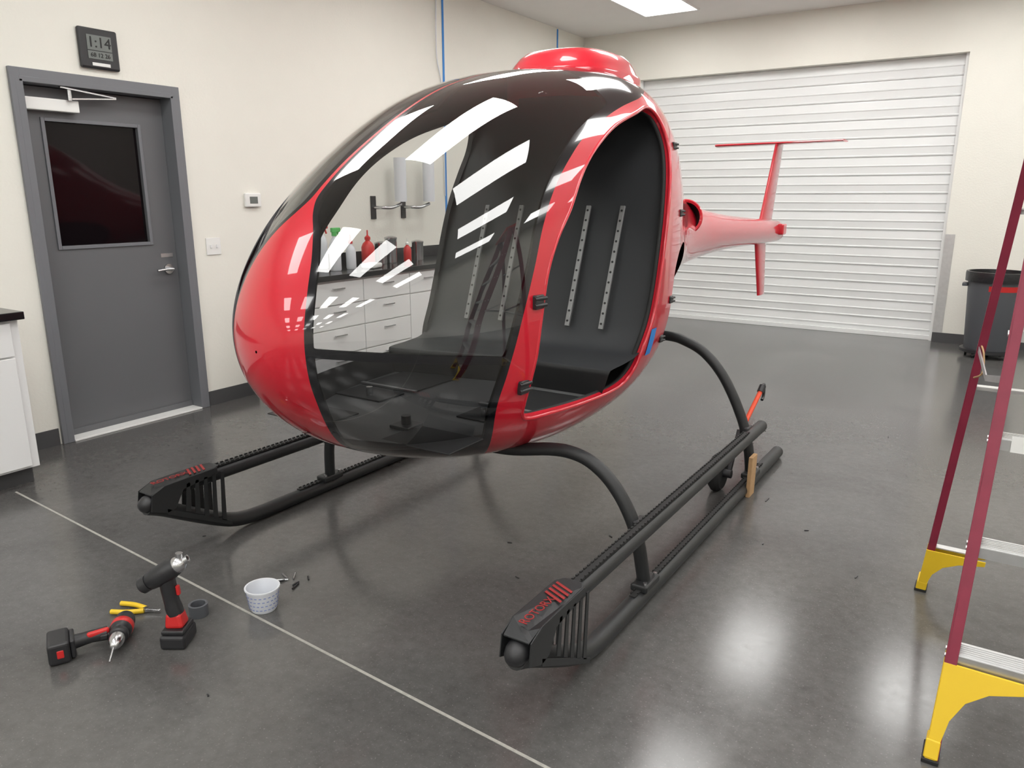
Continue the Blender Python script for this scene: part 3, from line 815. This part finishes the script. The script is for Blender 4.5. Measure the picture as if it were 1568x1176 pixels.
# ------------------------------------------------------------------ floor tools
def drill():
    bt = Vector((-2.49, 1.06, .04)); hd = Vector((-2.41, 1.225, .042)); tip = Vector((-2.292, 1.118, .03))
    e = empty('cordless_drill', bt.copy()); d = (tip-hd); d.z = 0; d.normalize(); g = (hd-bt); g.z = 0; g.normalize()
    beam('battery', bt-g*.035, bt+g*.03, d, .115, .075, M_plblack, e, .01)
    beam('battery_top', bt+g*.03, bt+g*.045, d, .09, .065, M_plblack, e, .006)
    beam('battery_stripe', bt-g*.01, bt+g*.012, d, .118, .03, M_tred, e, .004)
    tube('grip', [bt+g*.04-d*.005, bt+g*.09-d*.012, bt+g*.14-d*.008], [.024, .021, .024], M_plblack, e, 20)
    beam('grip_side', bt+g*.08+Vector((0, 0, .012)), bt+g*.15+Vector((0, 0, .016)), d, .018, .02, M_tred, e, .008)
    lathe('motor_housing', [(.02, -.075), (.033, -.068), (.036, -.03), (.036, .01), (.030, .02)], hd, M_plblack, e, d)
    lathe('red_band', [(.034, -.035), (.0375, -.03), (.0378, -.006), (.035, -.002)], hd, M_tred, e, d)
    lathe('gear_case', [(.030, .018), (.031, .04), (.027, .045)], hd, M_plblack, e, d)
    lathe('rear_cap', [(.01, -.085), (.028, -.082), (.034, -.06)], hd, M_plblack, e, d)
    lathe('chuck', [(.024, .045), (.025, .07), (.022, .085), (.012, .105), (.006, .108)], hd, M_steel, e, d)
    cyl('drill_bit', hd+d*.105, hd+d*.17-Vector((0, 0, .015)), .003, M_steel, e, seg=8)
    beam('trigger', hd-g*.035+d*.018, hd-g*.06+d*.015, d, .016, .018, M_plblack, e, .004)
drill()
def rivetgun():
    o = Vector((-2.24, 1.33, 0)); e = empty('cordless_rivet_gun', o)
    R = Vector((.8387, .5446, 0)); Fw = Vector((-.5446, .8387, 0)); Z = Vector((0, 0, 1))
    beam('battery', o+Z*.0, o+Z*.05, R, .085, .11, M_plblack, e, .01)
    beam('battery_collar', o+Z*.05, o+Z*.066, R, .078, .09, M_plblack, e, .006)
    beam('red_base', o+Z*.064, o+Z*.12-R*.002, R, .066, .062, M_tred, e, .012, .05, .048)
    tube('grip', cat([o+Z*.11, o+Z*.15-R*.008, o+Z*.20-R*.014, o+Z*.255-R*.018], 4), [.028]*4+[.026]*4+[.027]*5, M_plblack, e, 20)
    a = o+Z*.235-R*.070-Fw*.01; b = o+Z*.295+R*.03
    dd = (b-a).normalized()
    lathe('body', [(.018, -.012), (.03, 0), (.035, .03), (.035, .085), (.030, .105)], a, M_plblack, e, dd)
    lathe('nose', [(.027, .1), (.029, .115), (.025, .13), (.014, .14), (.013, .155), (.005, .158)], a, M_steel, e, dd)
    lathe('collection_bottle', [(.024, -.035), (.028, -.03), (.028, -.005)], a, M_plblack, e, dd)
    cyl('side_post', b-Z*.01, b+Z*.04+R*.004, .012, M_steel, e)
    beam('trigger', o+Z*.215+R*.016, o+Z*.18+R*.018, R, .012, .016, M_tred, e, .004)
rivetgun()
def pliers():
    o = Vector((-2.53, 1.37, .012)); e = empty('cutting_pliers', o); a = Vector((.9, .44, 0)).normalized(); n = Vector((-a.y, a.x, 0))
    for t in (-1, 1):
        tube('handle', cat([o-a*.10+n*t*.03, o-a*.04+n*t*.026, o+a*.015+n*t*.008], 5), .009, M_yel, e, 12)
        beam('jaw', o+a*.005-n*t*.004, o+a*.075+n*t*.003, n, .014, .012, M_steel, e, .002, .005, .008)
    cyl('pivot', o+a*.02-Vector((0, 0, .008)), o+a*.02+Vector((0, 0, .009)), .008, M_steel, e, seg=16)
pliers()
lathe('black_socket_cup', [(.018, .001), (.034, 0.001), (.034, .045), (.030, .047), (.026, .045), (.024, .012), (.002, .011)], (-2.335, 1.475, 0), M_bin, None, seg=28, caps=False)
def cont():
    o = Vector((-2.17, 1.635, 0)); e = empty('plastic_container', o)
    lathe('cup', [(.002, .001), (.045, .001), (.048, .006), (.059, .085), (.064, .087), (.064, .092), (.058, .092), (.056, .085), (.045, .008), (.002, .007)], o, M_trans, e, seg=40, caps=False)
    bx = []
    for r_ in range(4):
        for k in range(22):
            a = k*2*math.pi/22+r_*.1; z = .018+r_*.017; rr = .0495+(.059-.048)*(z-.006)/.079+.0005
            bx.append((o+Vector((rr*math.cos(a), rr*math.sin(a), z)), (.001, .009, .003), (0, 0, a)))
    multi('printed_scale', bx, M_blueT, e)
cont()
def rivets():
    e = empty('loose_rivets', (-2.24, 1.85, 0))
    for i in range(7):
        p = Vector((-2.24+random.uniform(-.06, .06), 1.85+random.uniform(-.05, .05), .005)); a = random.uniform(0, 3.1)
        d = Vector((math.cos(a), math.sin(a), 0))*random.uniform(.012, .028)
        cyl('rivet_%d' % (i+1), p-d, p+d, .0035, M_steel if i % 2 else M_plblack, e, seg=8)
rivets()
def debris():
    bx = []
    for x, y, l in ((-.87, 3.72, .05), (-.62, 3.45, .02), (-.35, 3.1, .025), (-1.7, 2.6, .02), (-1.5, 2.35, .02), (-1.35, 2.9, .02), (-.75, 3.2, .015), (-2.9, 1.9, .015), (-1.9, 1.2, .012), (-.5, 5.2, .03), (-1.2, 4.9, .02)):
        bx.append(((x, y, .0022), (l, .005, .003), (0, 0, random.uniform(0, 3))))
    multi('floor_debris', bx, M_plblack)
debris()

# ------------------------------------------------------------------ world + camera
w = bpy.data.worlds.new('World'); scene.world = w; w.use_nodes = True
w.node_tree.nodes['Background'].inputs[0].default_value = (.5, .5, .5, 1); w.node_tree.nodes['Background'].inputs[1].default_value = .3
cd = bpy.data.cameras.new('camera'); cam = bpy.data.objects.new('camera', cd); scene.collection.objects.link(cam)
cam.location = (0, 0, 1.5); cam.rotation_euler = (math.radians(90-13.94), 0, math.radians(33))
cd.sensor_width = 36; cd.lens = 36*1160/1568; cd.clip_start = .05
scene.camera = cam
